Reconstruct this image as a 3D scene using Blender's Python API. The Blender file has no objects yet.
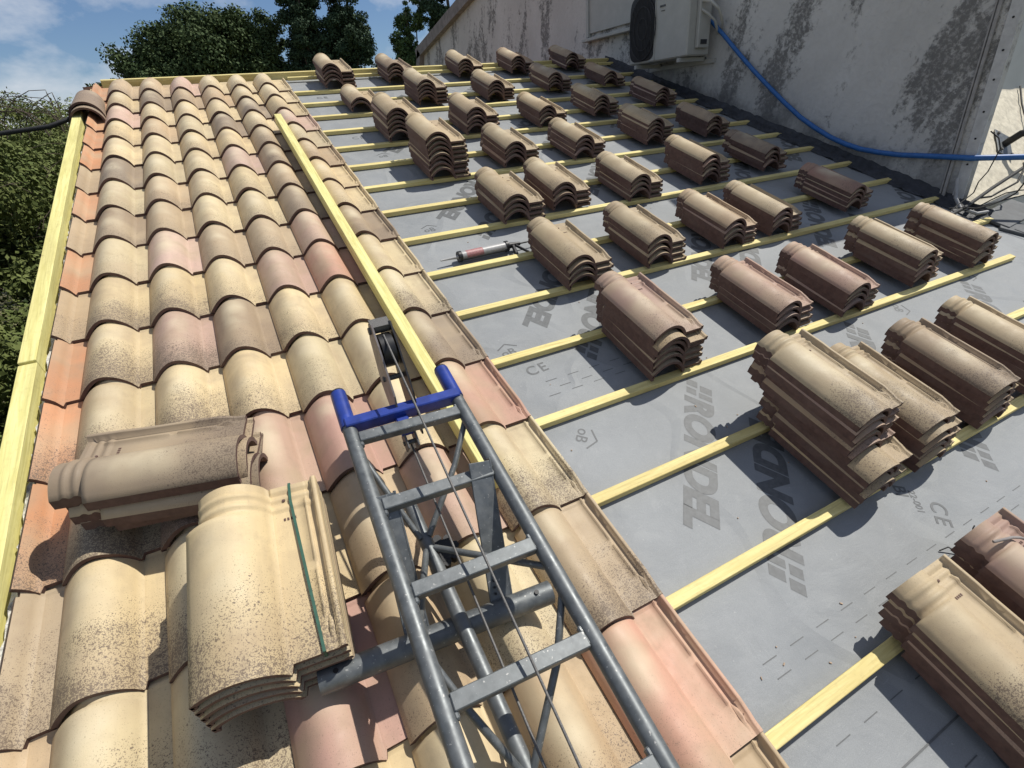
import bpy, math, random
import numpy as np
from mathutils import Matrix, Vector
rnd = random.Random(7)
S = bpy.context.scene
COL = S.collection
PITCH = math.radians(17.5)
M = Matrix.Rotation(PITCH, 4, 'X')          # roof frame (u across, v up the slope, n normal) -> world
D = 0.37                                    # course spacing
WT = 0.2271                                 # cover width of a tile
SPZ = 0.030                                 # spacing of stacked tiles
UPV, UPN = math.sin(PITCH), math.cos(PITCH)
SUN_EL = math.radians(58.8)

# ------------------------------------------------------------------ helpers
def tag(o, label=None, cat=None, group=None, kind=None):
    if label: o['label'] = label
    if cat: o['category'] = cat
    if group: o['group'] = group
    if kind: o['kind'] = kind
    return o

class MB:
    """collects shapes for ONE mesh object"""
    def __init__(s): s.v = []; s.f = []; s.m = []; s.sm = []
    def add(s, vs, fs, mi=0, smooth=False):
        b = len(s.v); s.v += [tuple(p) for p in vs]
        for f in fs: s.f.append([b+i for i in f]); s.m.append(mi); s.sm.append(smooth)
        return s
    def box(s, c, d, rot=None, mi=0, bev=0.0):
        hx, hy, hz = d[0]/2, d[1]/2, d[2]/2
        b = min(bev, hx*.9, hy*.9, hz*.9)
        if b <= 0:
            vs = [Vector((x*hx, y*hy, z*hz)) for z in (-1, 1) for y in (-1, 1) for x in (-1, 1)]
            fs = [(0,2,3,1),(4,5,7,6),(0,1,5,4),(2,6,7,3),(0,4,6,2),(1,3,7,5)]
        else:
            vs = []; idx = {}
            for sx in (-1,1):
                for sy in (-1,1):
                    for sz in (-1,1):
                        idx[sx,sy,sz] = len(vs)
                        vs += [Vector((sx*hx, sy*(hy-b), sz*(hz-b))), Vector((sx*(hx-b), sy*hy, sz*(hz-b))), Vector((sx*(hx-b), sy*(hy-b), sz*hz))]
            I = lambda x,y,z,k: idx[x,y,z]+k
            fs = []
            for q in (-1,1):
                fs.append([I(q,-1,-1,0),I(q,1,-1,0),I(q,1,1,0),I(q,-1,1,0)][::q])
                fs.append([I(-1,q,-1,1),I(-1,q,1,1),I(1,q,1,1),I(1,q,-1,1)][::q])
                fs.append([I(-1,-1,q,2),I(1,-1,q,2),I(1,1,q,2),I(-1,1,q,2)][::q])
            for a in (-1,1):
                for c2 in (-1,1):
                    fs.append([I(a,c2,-1,0),I(a,c2,1,0),I(a,c2,1,1),I(a,c2,-1,1)][::-a*c2])
                    fs.append([I(a,-1,c2,0),I(a,-1,c2,2),I(a,1,c2,2),I(a,1,c2,0)][::-a*c2])
                    fs.append([I(-1,a,c2,1),I(1,a,c2,1),I(1,a,c2,2),I(-1,a,c2,2)][::-a*c2])
            for sx in (-1,1):
                for sy in (-1,1):
                    for sz in (-1,1):
                        fs.append([I(sx,sy,sz,0),I(sx,sy,sz,1),I(sx,sy,sz,2)][::sx*sy*sz])
        if rot is not None: vs = [rot @ p for p in vs]
        c = Vector(c)
        return s.add([p+c for p in vs], fs, mi)
    def bar(s, a, b, w, h, up=(0,0,1), mi=0, bev=0.0):
        a = Vector(a); b = Vector(b); y = (b-a); L = y.length; y.normalize()
        x = y.cross(Vector(up)).normalized(); z = x.cross(y)
        R = Matrix((x, y, z)).transposed()
        return s.box((a+b)/2, (w, L, h), R, mi, bev)
    def tube(s, pts, r, n=12, mi=0, caps=True, rs=None):
        pts = [Vector(p) for p in pts]; vs = []; fs = []
        ref = None
        for i, p in enumerate(pts):
            t = (pts[min(i+1, len(pts)-1)] - pts[max(i-1, 0)]).normalized()
            if ref is None: ref = t.orthogonal().normalized()
            ref = (ref - t*ref.dot(t)).normalized(); bi = t.cross(ref)
            rr = rs[i] if rs else r
            for k in range(n):
                a = 2*math.pi*k/n; vs.append(p + (ref*math.cos(a) + bi*math.sin(a))*rr)
        for i in range(len(pts)-1):
            for k in range(n):
                k2 = (k+1) % n
                fs.append((i*n+k, i*n+k2, (i+1)*n+k2, (i+1)*n+k))
        s.add(vs, fs, mi, True)
        if caps:
            s.add(vs[:n], [tuple(range(n))[::-1]], mi); s.add(vs[-n:], [tuple(range(n))], mi)
        return s
    def prism(s, poly, axis, a, b, mi=0):
        """poly: 2D points, extruded along axis (0,1,2) from a to b"""
        def P(q, t):
            l = list(q); l.insert(axis, t); return tuple(l)
        n = len(poly); vs = [P(q, a) for q in poly] + [P(q, b) for q in poly]
        fs = [tuple(range(n))[::-1], tuple(range(n, 2*n))] + [(i, (i+1) % n, n+(i+1) % n, n+i) for i in range(n)]
        return s.add(vs, fs, mi)
    def build(s, name, mats, parent=None, base=None, frame=None):
        """vertices are in `frame` coordinates; the origin goes to `base`"""
        if base is None:
            if parent is not None: base = parent['_b']
            else:
                A = np.array(s.v); base = ((A[:,0].min()+A[:,0].max())/2, (A[:,1].min()+A[:,1].max())/2, A[:,2].min())
        me = bpy.data.meshes.new(name)
        me.from_pydata([(p[0]-base[0], p[1]-base[1], p[2]-base[2]) for p in s.v], [], s.f)
        if not isinstance(mats, (list, tuple)): mats = [mats]
        for m in mats: me.materials.append(m)
        me.polygons.foreach_set('material_index', s.m); me.polygons.foreach_set('use_smooth', s.sm)
        me.update()
        o = bpy.data.objects.new(name, me); COL.objects.link(o)
        if parent is not None: o.parent = parent; o['_b'] = tuple(base)
        else: o.matrix_world = (frame if frame is not None else M) @ Matrix.Translation(base)
        return o

def thing(name, base, label, cat, group=None, kind=None, frame=None):
    e = bpy.data.objects.new(name, None); COL.objects.link(e)
    e.empty_display_size = .05
    e.matrix_world = (frame if frame is not None else M) @ Matrix.Translation(base)
    e['_b'] = tuple(base)
    return tag(e, label, cat, group, kind)
WORLD = Matrix.Identity(4)

# ------------------------------------------------------------------ materials
class NT:
    def __init__(s, name):
        s.m = bpy.data.materials.new(name); s.m.use_nodes = True
        s.t = s.m.node_tree; s.b = s.t.nodes['Principled BSDF']
    def n(s, typ, **kw):
        nd = s.t.nodes.new(typ)
        for k, v in kw.items():
            if k in nd.inputs: nd.inputs[k].default_value = v
            else: setattr(nd, k, v)
        return nd
    def l(s, a, b): s.t.links.new(a, b)
    def coord(s, scale=(1,1,1), randomize=True):
        tc = s.n('ShaderNodeTexCoord'); mp = s.n('ShaderNodeMapping'); mp.inputs['Scale'].default_value = scale
        if randomize:
            oi = s.n('ShaderNodeObjectInfo'); mu = s.n('ShaderNodeMath', operation='MULTIPLY'); mu.inputs[1].default_value = 53.
            s.l(oi.outputs['Random'], mu.inputs[0]); cb = s.n('ShaderNodeCombineXYZ')
            for k in range(3): s.l(mu.outputs[0], cb.inputs[k])
            s.l(cb.outputs[0], mp.inputs['Location'])
        s.l(tc.outputs['Object'], mp.inputs['Vector']); return mp.outputs[0]
    def noise(s, vec, scale, detail=4, rough=.55, dist=0.):
        n = s.n('ShaderNodeTexNoise'); n.inputs['Scale'].default_value = scale; n.inputs['Detail'].default_value = detail
        n.inputs['Roughness'].default_value = rough; n.inputs['Distortion'].default_value = dist
        s.l(vec, n.inputs['Vector']); return n.outputs['Fac']
    def ramp(s, fac, lo, hi, a=0., b=1.):
        r = s.n('ShaderNodeMapRange'); r.clamp = True
        r.inputs[1].default_value = lo; r.inputs[2].default_value = hi; r.inputs[3].default_value = a; r.inputs[4].default_value = b
        s.l(fac, r.inputs[0]); return r.outputs[0]
    def math(s, op, a, b=None, c=None):
        m = s.n('ShaderNodeMath', operation=op)
        for i, x in enumerate((a, b, c)):
            if x is None: continue
            if isinstance(x, (int, float)): m.inputs[i].default_value = x
            else: s.l(x, m.inputs[i])
        return m.outputs[0]
    def mix(s, fac, a, b, mode='MIX'):
        m = s.n('ShaderNodeMix', data_type='RGBA', blend_type=mode)
        for i, x in ((0, fac), (6, a), (7, b)):
            if isinstance(x, (int, float)): m.inputs[i].default_value = x
            elif isinstance(x, tuple): m.inputs[i].default_value = (*x[:3], 1)
            else: s.l(x, m.inputs[i])
        return m.outputs[2]
    def out(s, col, rough=.8, bump=None, bs=.2, bd=.01, metal=0., spec=None):
        if isinstance(col, tuple): s.b.inputs['Base Color'].default_value = (*col, 1)
        else: s.l(col, s.b.inputs['Base Color'])
        if isinstance(rough, (int, float)): s.b.inputs['Roughness'].default_value = rough
        else: s.l(rough, s.b.inputs['Roughness'])
        s.b.inputs['Metallic'].default_value = metal
        if spec is not None: s.b.inputs['Specular IOR Level'].default_value = spec
        if bump is not None:
            bp = s.n('ShaderNodeBump'); bp.inputs['Strength'].default_value = bs; bp.inputs['Distance'].default_value = bd
            s.l(bump, bp.inputs['Height']); s.l(bp.outputs[0], s.b.inputs['Normal'])
        return s.m

def m_simple(name, col, rough=.7, var=.25, scale=20, metal=0., bs=.1, bd=.003, spec=None):
    t = NT(name); v = t.coord(); n = t.noise(v, scale, 5, .6)
    dark = tuple(c*(1-var) for c in col); lite = tuple(min(1, c*(1+var)) for c in col)
    return t.out(t.mix(t.ramp(n, .3, .7), dark, lite), rough, n, bs, bd, metal, spec)

def m_tile():
    t = NT('engobed_clay'); tc = t.n('ShaderNodeTexCoord'); oi = t.n('ShaderNodeObjectInfo')
    v = t.coord()
    sx = t.n('ShaderNodeSeparateXYZ'); t.l(tc.outputs['Object'], sx.inputs[0]); y = sx.outputs[1]
    base = oi.outputs['Color']; al = oi.outputs['Alpha']
    n1 = t.noise(v, 7., 3, .5, .4); n2 = t.noise(v, 22., 5, .65); n3 = t.noise(v, 3.5, 2, .5)
    n4 = t.noise(v, 350., 2, .6); n5 = t.noise(v, 150., 3, .62)
    vs = t.coord((60, 4, 20)); st = t.noise(vs, 1., 3, .6)
    # a soft blush of burnt brown drawn across the tile and a pale belly
    c = t.mix(t.ramp(n1, .40, .68, 0, .55), base, (.34, .25, .16))
    c = t.mix(t.ramp(n3, .45, .75, 0, .3), c, (.64, .53, .35))
    c = t.mix(t.ramp(st, .45, .8, 0, .16), c, (.28, .21, .15))
    c = t.mix(t.ramp(n2, .52, .8, 0, .30), c, (.26, .20, .15))
    zc = sx.outputs[2]
    belly = t.math('MULTIPLY', t.ramp(zc, .05, .078), t.math('MULTIPLY', t.ramp(y, .08, .2), t.ramp(y, .42, .3)))
    belly = t.math('MULTIPLY', belly, t.ramp(t.noise(v, 5., 3, .5), .40, .62, .0, .6))
    c = t.mix(belly, c, (.66, .575, .40))
    soot = t.math('MULTIPLY', t.ramp(t.math('ADD', y, t.math('MULTIPLY', t.math('SUBTRACT', n1, .5), .5)), .02, .16, 1, 0), t.ramp(n2, .3, .65, .1, .38))
    c = t.mix(t.math('MULTIPLY', soot, t.ramp(al, .2, 1.)), c, (.20, .16, .12))
    # sprayed specks, thick near the nose of the tile
    m1 = t.ramp(t.math('ADD', y, t.math('MULTIPLY', t.math('SUBTRACT', n1, .5), .45)), .02, .24, 1, 0)
    m1 = t.math('MULTIPLY', t.math('ADD', t.math('MULTIPLY', m1, .85), .12), al)
    th = t.math('SUBTRACT', .67, t.math('MULTIPLY', m1, .170))
    s1 = t.ramp(t.math('SUBTRACT', n4, th), 0, .035)
    s2 = t.ramp(t.math('SUBTRACT', n5, t.math('ADD', th, .015)), 0, .03)
    sp = t.math('MULTIPLY', t.math('MAXIMUM', s1, s2), t.ramp(m1, 0, .35, .0, .85))
    c = t.mix(sp, c, (.13, .095, .07))
    c = t.mix(t.math('MULTIPLY', m1, .18), c, (.22, .17, .12))
    g = t.noise(v, 500, 2)
    return t.out(c, t.ramp(n2, .3, .7, .5, .72), t.math('ADD', t.math('MULTIPLY', n5, .6), t.math('ADD', g, n2)), .22, .0015, spec=.35)

def m_clay():
    t = NT('fired_clay'); v = t.coord(); n = t.noise(v, 40, 5, .65); n2 = t.noise(v, 6, 3)
    c = t.mix(t.ramp(n, .3, .7), (.075, .042, .035), (.135, .076, .062))
    c = t.mix(t.ramp(n2, .45, .75, 0, .5), c, (.17, .12, .10))
    return t.out(c, .85, n, .3, .002)

def m_wood(name, a, b, dark):
    t = NT(name); v = t.coord((3, 45, 45)); n = t.noise(v, 1., 5, .6, 1.2)
    v2 = t.coord((1.2, 9, 9)); n2 = t.noise(v2, 1., 3, .5)
    v3 = t.coord((1, 1, 1)); vo = t.n('ShaderNodeTexVoronoi'); vo.inputs['Scale'].default_value = 5.; t.l(t.coord((1, .5, 0)), vo.inputs['Vector'])
    c = t.mix(t.ramp(n, .35, .65), a, b); c = t.mix(t.ramp(n2, .45, .7, 0, .55), c, dark)
    nz = t.noise(t.coord((7, 160, 160)), 1., 3, .6); c = t.mix(t.ramp(nz, .52, .68, 0, .35), c, tuple(x*.7 for x in dark))
    c = t.mix(t.ramp(vo.outputs['Distance'], .03, .075, .75, 0), c, tuple(x*.35 for x in dark))
    g = t.noise(v3, 60, 4); c = t.mix(t.ramp(g, .55, .8, 0, .25), c, tuple(x*.6 for x in dark))
    return t.out(c, .72, n, .35, .002)

def m_membrane():
    t = NT('grey_membrane'); v = t.coord((1,1,1), False); n = t.noise(v, 1.6, 4, .6, .3); n2 = t.noise(v, 9, 6, .65, .6)
    vs = t.coord((1.6, 3, 1), False); n3 = t.noise(vs, 2.4, 4, .55, .6); g = t.noise(v, 420, 2)
    c = t.mix(t.ramp(n, .3, .7), (.196, .206, .212), (.264, .275, .281))
    c = t.mix(t.ramp(n2, .45, .75, 0, .5), c, (.30, .308, .306))
    c = t.mix(t.ramp(n3, .5, .8, 0, .25), c, (.17, .185, .20))
    c = t.mix(t.ramp(g, .35, .7, 0, .22), c, (.42, .43, .44))
    scr = t.noise(t.coord((2.5, 14, 1), False), 6., 6, .7, 2.0); c = t.mix(t.ramp(scr, .60, .72, 0, .30), c, (.40, .41, .41))
    spots = t.noise(v, 60, 3, .7); c = t.mix(t.ramp(spots, .68, .74, 0, .5), c, (.46, .46, .44))
    c = t.mix(t.ramp(t.noise(v, 3.1, 5, .6), .55, .75, 0, .4), c, (.16, .175, .19))
    h = t.math('ADD', t.math('MULTIPLY', n3, 1.0), t.math('ADD', t.math('MULTIPLY', n2, .5), t.math('MULTIPLY', g, .03)))
    def crease(sc, w, seed):
        q = t.noise(t.coord((1, 1, seed), False), sc, 1, .4, .6)
        return t.math('SUBTRACT', 1., t.ramp(t.math('ABSOLUTE', t.math('SUBTRACT', q, .5)), 0, w))
    cr = crease(1.7, .05, 3.)
    h = t.math('ADD', h, t.math('MULTIPLY', cr, .8))
    return t.out(c, t.ramp(n2, .3, .7, .55, .75), h, .5, .011, spec=.3)

def m_plaster():
    t = NT('weathered_plaster'); v = t.coord((1,1,1), False)
    sx = t.n('ShaderNodeSeparateXYZ'); tc = t.n('ShaderNodeTexCoord'); t.l(tc.outputs['Object'], sx.inputs[0])
    z = sx.outputs[2]
    n = t.noise(v, 1.3, 5, .6); fine = t.noise(v, 26, 6, .7)
    vs = t.coord((1, 2.1, .6), False); st = t.noise(vs, 1.25, 3, .6, .25); br = t.noise(v, 13, 6, .72, .3)
    br2 = t.noise(v, 34, 5, .75)
    c = t.mix(t.ramp(n, .3, .7), (.46, .452, .43), (.60, .592, .57))
    c = t.mix(t.ramp(fine, .4, .8, 0, .3), c, (.36, .35, .33))
    # peeling dark mould in vertical runs
    k = t.math('ADD', t.math('MULTIPLY', st, 1.0), t.math('ADD', t.math('MULTIPLY', t.math('SUBTRACT', br, .5), .55), t.math('MULTIPLY', t.math('SUBTRACT', br2, .5), .22)))
    c = t.mix(t.math('MULTIPLY', t.ramp(k, .535, .63, 0, .8), t.ramp(br2, .36, .52, .45, 1.)), c, (.085, .083, .08))
    # bitumen and damp at the foot of the wall
    k2 = t.math('ADD', z, t.math('MULTIPLY', t.math('SUBTRACT', t.noise(v, 3.2, 5, .65), .5), .75))
    k2 = t.math('ADD', k2, t.math('MULTIPLY', t.math('SUBTRACT', br2, .5), .2))
    k2 = t.math('ADD', k2, t.ramp(sx.outputs[1], 3.9, 4.6, 0, 6))
    c = t.mix(t.ramp(k2, .12, .40, .93, 0), c, (.030, .034, .042))
    c = t.mix(t.ramp(k2, .15, .75, .35, 0), c, (.20, .20, .20))
    return t.out(c, .9, t.math('ADD', fine, t.math('MULTIPLY', k, 1.5)), .5, .012)

TILE = m_tile(); CLAY = m_clay()
WOODB = m_wood('treated_batten', (.62, .51, .19), (.80, .69, .31), (.50, .38, .15))
WOODF = m_wood('treated_timber', (.62, .56, .20), (.80, .74, .32), (.50, .43, .17))
MEMB = m_membrane(); PRINT = m_simple('print_ink', (.105, .11, .113), .6, .18, 60)
PLAS = m_plaster()
ROUGH = m_simple('rough_render', (.60, .55, .44), .95, .2, 22, bs=.3, bd=.01)
MORT = m_simple('mortar', (.62, .60, .55), .95, .3, 45, bs=1., bd=.02)
def m_galv():
    t = NT('galvanised_steel'); v = t.coord(); n = t.noise(v, 35, 5, .65); n2 = t.noise(v, 6, 3, .6)
    vo = t.n('ShaderNodeTexVoronoi'); vo.inputs['Scale'].default_value = 55; t.l(v, vo.inputs['Vector'])
    c = t.mix(t.ramp(n, .3, .7), (.10, .11, .114), (.17, .18, .184)); c = t.mix(t.ramp(n2, .5, .75, 0, .5), c, (.10, .105, .11))
    c = t.mix(t.ramp(vo.outputs['Distance'], .0, .6, .25, 0), c, (.22, .24, .25))
    c = t.mix(t.ramp(t.noise(v, 120, 3), .66, .72, 0, .7), c, (.45, .44, .42))
    return t.out(c, t.ramp(n, .3, .7, .38, .6), n, .15, .002, metal=.45)
GALV = m_galv()
BLUEP = m_simple('blue_paint', (.016, .040, .24), .38, .3, 25, spec=.5)
BLACKM = m_simple('black_metal', (.02, .02, .022), .45, .3, 30, metal=.3)
STEEL = m_simple('steel', (.13, .125, .12), .6, .4, 300, metal=.3)
PLYW = m_simple('scuffed_plate', (.17, .15, .15), .5, .35, 30, metal=.3)
HOSE = m_simple('blue_hose', (.02, .11, .33), .45, .15, 30)
BLACKR = m_simple('black_rubber', (.018, .018, .018), .7, .3, 30)
WHITE = m_simple('white_enamel', (.38, .38, .355), .45, .08, 8)
GRILL = m_simple('dark_grille', (.03, .03, .032), .6, .2, 30)
GREEN = m_simple('green_strap', (.02, .085, .055), .5, .2, 60)
STONE = m_simple('grey_stone', (.22, .20, .19), .9, .3, 8, bs=.6, bd=.02)
SLATE = m_simple('dark_slab', (.085, .09, .095), .7, .25, 12, bs=.3)
SILV = m_simple('white_cartridge', (.36, .355, .35), .4, .12, 60)
REDP = m_simple('red_label', (.36, .16, .16), .5, .25, 90)
BARK = m_simple('bark', (.10, .075, .055), .9, .4, 12, bs=.8, bd=.03)
HBODY = m_simple('house_render', (.5, .45, .36), .9, .15, 3)
def m_leaf(name, a, b):
    t = NT(name); v = t.coord((1,1,1), False); n = t.noise(v, 1.1, 3); n2 = t.noise(v, 9, 3)
    c = t.mix(t.ramp(t.math('ADD', t.math('MULTIPLY', n, .5), t.math('MULTIPLY', n2, .5)), .35, .65), a, b)
    m = t.out(c, .75, spec=.15); return m

# ------------------------------------------------------------------ roof tile meshes
WAVE = False
def arc_profile(wc, hc, x0, z0):
    pts = []
    N = 16; zl = .007 if WAVE else .0295; f = (lambda t: math.sin(math.pi*t)**(.95 if t < .5 else .70)) if WAVE else (lambda t: math.sin(math.pi*t)**.62)
    t1 = .0
    while hc*f(t1) < zl: t1 += .0005
    te = .997; ze = hc*f(te)
    pts.append((x0, z0)); pts.append((x0, z0+zl-.001))
    for i in range(N):
        t = t1 + (te-t1)*(i/(N-1)); x = (t-t1)/(te-t1)*wc
        pts.append((x0+x, z0+hc*f(t)-ze*max(0, (t-.5)/.5)**6))
    return pts
WC, HC, TH, LT = .178, .0775, .0125, .445
def tile_mesh(name, cut=None):
    ys = [0, .006, .03, .055, .06, .095, .10, .13, .17, .205, .21, .225, .23, .27, .31, .35, .362, .3634, .371, .3738, .379, .384, .389, .3942, .3975, .4008, .406, .411, .416, .4212, .4245, .430, .436, .4445]
    def rib(y):                                   # outer rib height
        if y < .045: return .007
        if y < .08: return .013
        if y > .31: return .021
        return .0185
    def rin(y):
        if .10 <= y <= .205 or .230 <= y <= .40: return .0055
        return 0.
    def stub(y): return .010 if .055 <= y <= .06 else 0.
    def row(y):
        neck = y > .363
        x0, wc, hc = (.027, WC-.027, HC*.90) if neck else (0., WC, HC)
        z0 = 0.
        if y > .363:
            z0 += .006*max(0, math.cos((y-.384)/.0065))*(abs(y-.384) < .0102) + .006*max(0, math.cos((y-.411)/.0065))*(abs(y-.411) < .0102)
            if y > .4: z0 -= .0005
        c = arc_profile(wc, hc, x0, 0.)
        c = [(x, z + z0) for x, z in c]
        b = z0*.8 + (.006 if y > .428 else 0.)
        c += [(.1795, .0004+b), (.183, b), (.198, b), (.215, b), (.235, b), (.2545, b), (.2565, b+rin(y)), (.2605, b+rin(y)), (.2625, b-.001), (.2645, b-.001+stub(y)), (.2705, b-.001+stub(y)), (.275, b-.001), (.279, rib(y)*.9), (.2815, rib(y)), (.2885, rib(y)), (.2905, rib(y)*.85), (.2925, 0.)]
        return c
    rows = [row(y) for y in ys]
    k0 = 0
    if cut:
        k0 = min(i for i, p in enumerate(rows[0]) if p[0] >= cut)
    nx = len(rows[0]) - k0
    top = []; bot = []
    for y, r in zip(ys, rows):
        r = r[k0:]
        for i, (x, z) in enumerate(r):
            a = r[max(i-1, 0)]; b = r[min(i+1, nx-1)]
            tx, tz = b[0]-a[0], b[1]-a[1]; L = math.hypot(tx, tz) or 1
            yo = 0.
            s = min(1, max(0, (x-.1785)/.004))
            if y < .1: yo = .020*s*(1-y/.1)
            top.append((x, y+yo, z))
            if x < .1785: bot.append((x + tz/L*TH, y+yo, z - tx/L*TH))
            else: bot.append((x, y+yo, -TH if not (y > .428) else -TH+.002))
    ny = len(ys); b = MB(); side = 0 if cut else 2
    gf = lambda: [(j*nx+i, j*nx+i+1, (j+1)*nx+i+1, (j+1)*nx+i) for j in range(ny-1) for i in range(nx-1)]
    b.add(top, gf(), 0, True)
    for q in range(len(b.f)):
        if q % (nx-1) < side: b.m[q] = 1
    b.add(bot, [f[::-1] for f in gf()], 1, True)
    def strip(idx, flip=False):
        vs = [top[i] for i in idx] + [bot[i] for i in idx]; n = len(idx)
        # a lighter engobe lip on the top 2 mm of every edge
        mid = [tuple(np.array(top[i])*.9+np.array(bot[i])*.1) for i in idx]
        vs2 = [top[i] for i in idx] + mid + [bot[i] for i in idx]
        f1 = [(i, i+1, n+i+1, n+i) for i in range(n-1)]; f2 = [(n+i, n+i+1, 2*n+i+1, 2*n+i) for i in range(n-1)]
        if flip: f1 = [f[::-1] for f in f1]; f2 = [f[::-1] for f in f2]
        b.add(vs2, f1, 1, True)
        b.add(vs2, f2, 1, True)
    strip([i for i in range(nx)], True)
    strip([(ny-1)*nx+i for i in range(nx)])
    strip([j*nx for j in range(ny)])
    strip([j*nx+nx-1 for j in range(ny)], True)
    # nail hole and a stamped mark on the pan by the head
    if not cut and not WAVE:
        for (px, py) in ((.205, .352), (.213, .352), (.221, .352), (.229, .352)):
            b.box((px, py, .0006), (.0045, .007, .0012), None, 1)
        b.tube([(.208, .405, .0), (.208, .405, .0036)], .004, 8, 1)
    me = bpy.data.meshes.new(name); me.from_pydata(b.v, [], b.f)
    me.materials.append(TILE); me.materials.append(CLAY)
    me.polygons.foreach_set('material_index', b.m); me.polygons.foreach_set('use_smooth', b.sm); me.update()
    return me
TM = tile_mesh('roof_tile_mesh'); WAVE = True; TML = tile_mesh('laid_tile_mesh'); WAVE = False; TCUT = tile_mesh('verge_tile_mesh', .137)

PAL = {'C': ((.60, .485, .290), 'cream'), 'T': ((.47, .355, .225), 'tan'), 'B': ((.285, .22, .155), 'grey-brown'),
       'P': ((.52, .36, .285), 'pink'), 'R': ((.49, .285, .215), 'salmon'), 'O': ((.55, .27, .14), 'orange'), 'K': ((.17, .08, .07), 'dark red')}
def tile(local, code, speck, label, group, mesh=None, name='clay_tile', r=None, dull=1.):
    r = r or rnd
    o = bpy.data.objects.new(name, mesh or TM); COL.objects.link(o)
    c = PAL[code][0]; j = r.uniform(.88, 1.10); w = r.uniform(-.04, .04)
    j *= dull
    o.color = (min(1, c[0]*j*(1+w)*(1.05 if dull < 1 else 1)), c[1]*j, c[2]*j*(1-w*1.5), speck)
    o.matrix_world = M @ local
    tag(o, label, 'tile', group); return o

ORD = ['first','second','third','fourth','fifth','sixth','seventh','eighth','ninth','tenth','eleventh','twelfth','thirteenth','fourteenth','fifteenth','sixteenth','seventeenth','eighteenth']
# laid tiles, colours read course by course from the ridge down (j = 0 ..)
LAID = {
 1: 'TCPCCBCBCCCCCCCCCC', 2: 'TBCTCCTTPCPCPCCCCC', 3: 'PTCCCCCCTCBCPCRCTC', 4: 'CTCBCPCCTPCCRTTCPC', 5: 'CCBCTBTBPRCCCPCTCC', 6: 'CCCPCTCCBCCBRCTRTC'}
VERGE = 'OOOOOTOTOTOOOTTTOO'
SPK = {'C': .55, 'T': .6, 'B': .75, 'P': .3, 'R': .2, 'O': .25}
r2 = random.Random(3)
for j in range(0, 18):
    v = (13-j)*D
    for c in range(0, 7):
        code = VERGE[j] if c == 0 else LAID[c][j]
        sp = SPK[code]*r2.uniform(.5, 1.3)
        if c == 0 and j > 10: sp = 1.0
        if c in (1, 2) and j in (9, 10, 11, 12, 13, 14): sp = 1.15
        if c == 6 and j in (10, 13, 14): sp = 1.05
        u = (c-1)*WT + r2.uniform(-.0025, .0025)
        vv = v + r2.uniform(-.006, .006)
        tilt = -math.radians(2.6) + r2.uniform(-.004, .004)
        L = Matrix.Translation((u, vv, .010)) @ Matrix.Rotation(r2.uniform(-.006, .006), 4, 'Z') @ Matrix.Rotation(tilt, 4, 'X')
        cn = PAL[code][1]
        sw = 'speckled ' if sp > .7 and c else ''
        if c == 0:
            tile(L, code, sp, f'{cn} cut verge tile along left roof edge, {ORD[j]} course below ridge', 'cut tiles along the left verge', TCUT, 'verge_tile', r2)
        else:
            tile(L, code, sp, f'{sw}{cn} laid tile, {ORD[c-1]} column from left verge, {ORD[j]} course below ridge', 'tiles laid on the finished roof strip', TML, 'clay_tile', r2)

# ------------------------------------------------------------------ stacks of tiles (each tile its own object)
STK = [  # u, v of the near left foot, number of tiles, colour of the top tile
 [(1.720,4.816,5,'C'),(2.347,4.877,4,'T'),(3.123,4.939,4,'C'),(3.769,4.980,4,'T'),(4.501,5.02,4,'T')],
 [(1.767,4.067,2,'C'),(2.377,4.118,5,'C'),(3.057,4.101,4,'C'),(3.799,4.245,4,'T'),(4.534,4.30,3,'T')],
 [(1.835,3.292,6,'C'),(2.467,3.269,5,'C'),(3.134,3.275,4,'C'),(3.803,3.426,4,'C'),(4.603,3.532,4,'T')],
 [(1.864,2.520,8,'C'),(2.445,2.575,4,'C'),(3.021,2.551,4,'C'),(3.783,2.647,5,'C'),(4.450,2.654,4,'T')],
 [(2.034,1.791,4,'C'),(2.406,1.849,4,'C'),(2.963,1.804,4,'C'),(3.644,1.854,5,'C'),(4.326,1.902,4,'B')],
 [(2.008,1.057,4,'C'),(2.528,1.081,4,'C'),(3.085,1.086,4,'T'),(3.497,1.095,4,'C'),(4.313,1.160,4,'R')],
 [(1.969,0.355,6,'P'),(2.686,0.355,4,'P'),(3.158,0.339,4,'P'),(3.791,0.368,5,'C'),(4.378,0.360,5,'T')],
 [(2.197,-.421,9,'C'),(2.541,-.413,5,'C'),(2.991,-.388,5,'T'),(3.415,-.375,5,'C')],
 [(1.897,-1.13,4,'C'),(2.245,-1.115,4,'P')],
]
r3 = random.Random(11)
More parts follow.
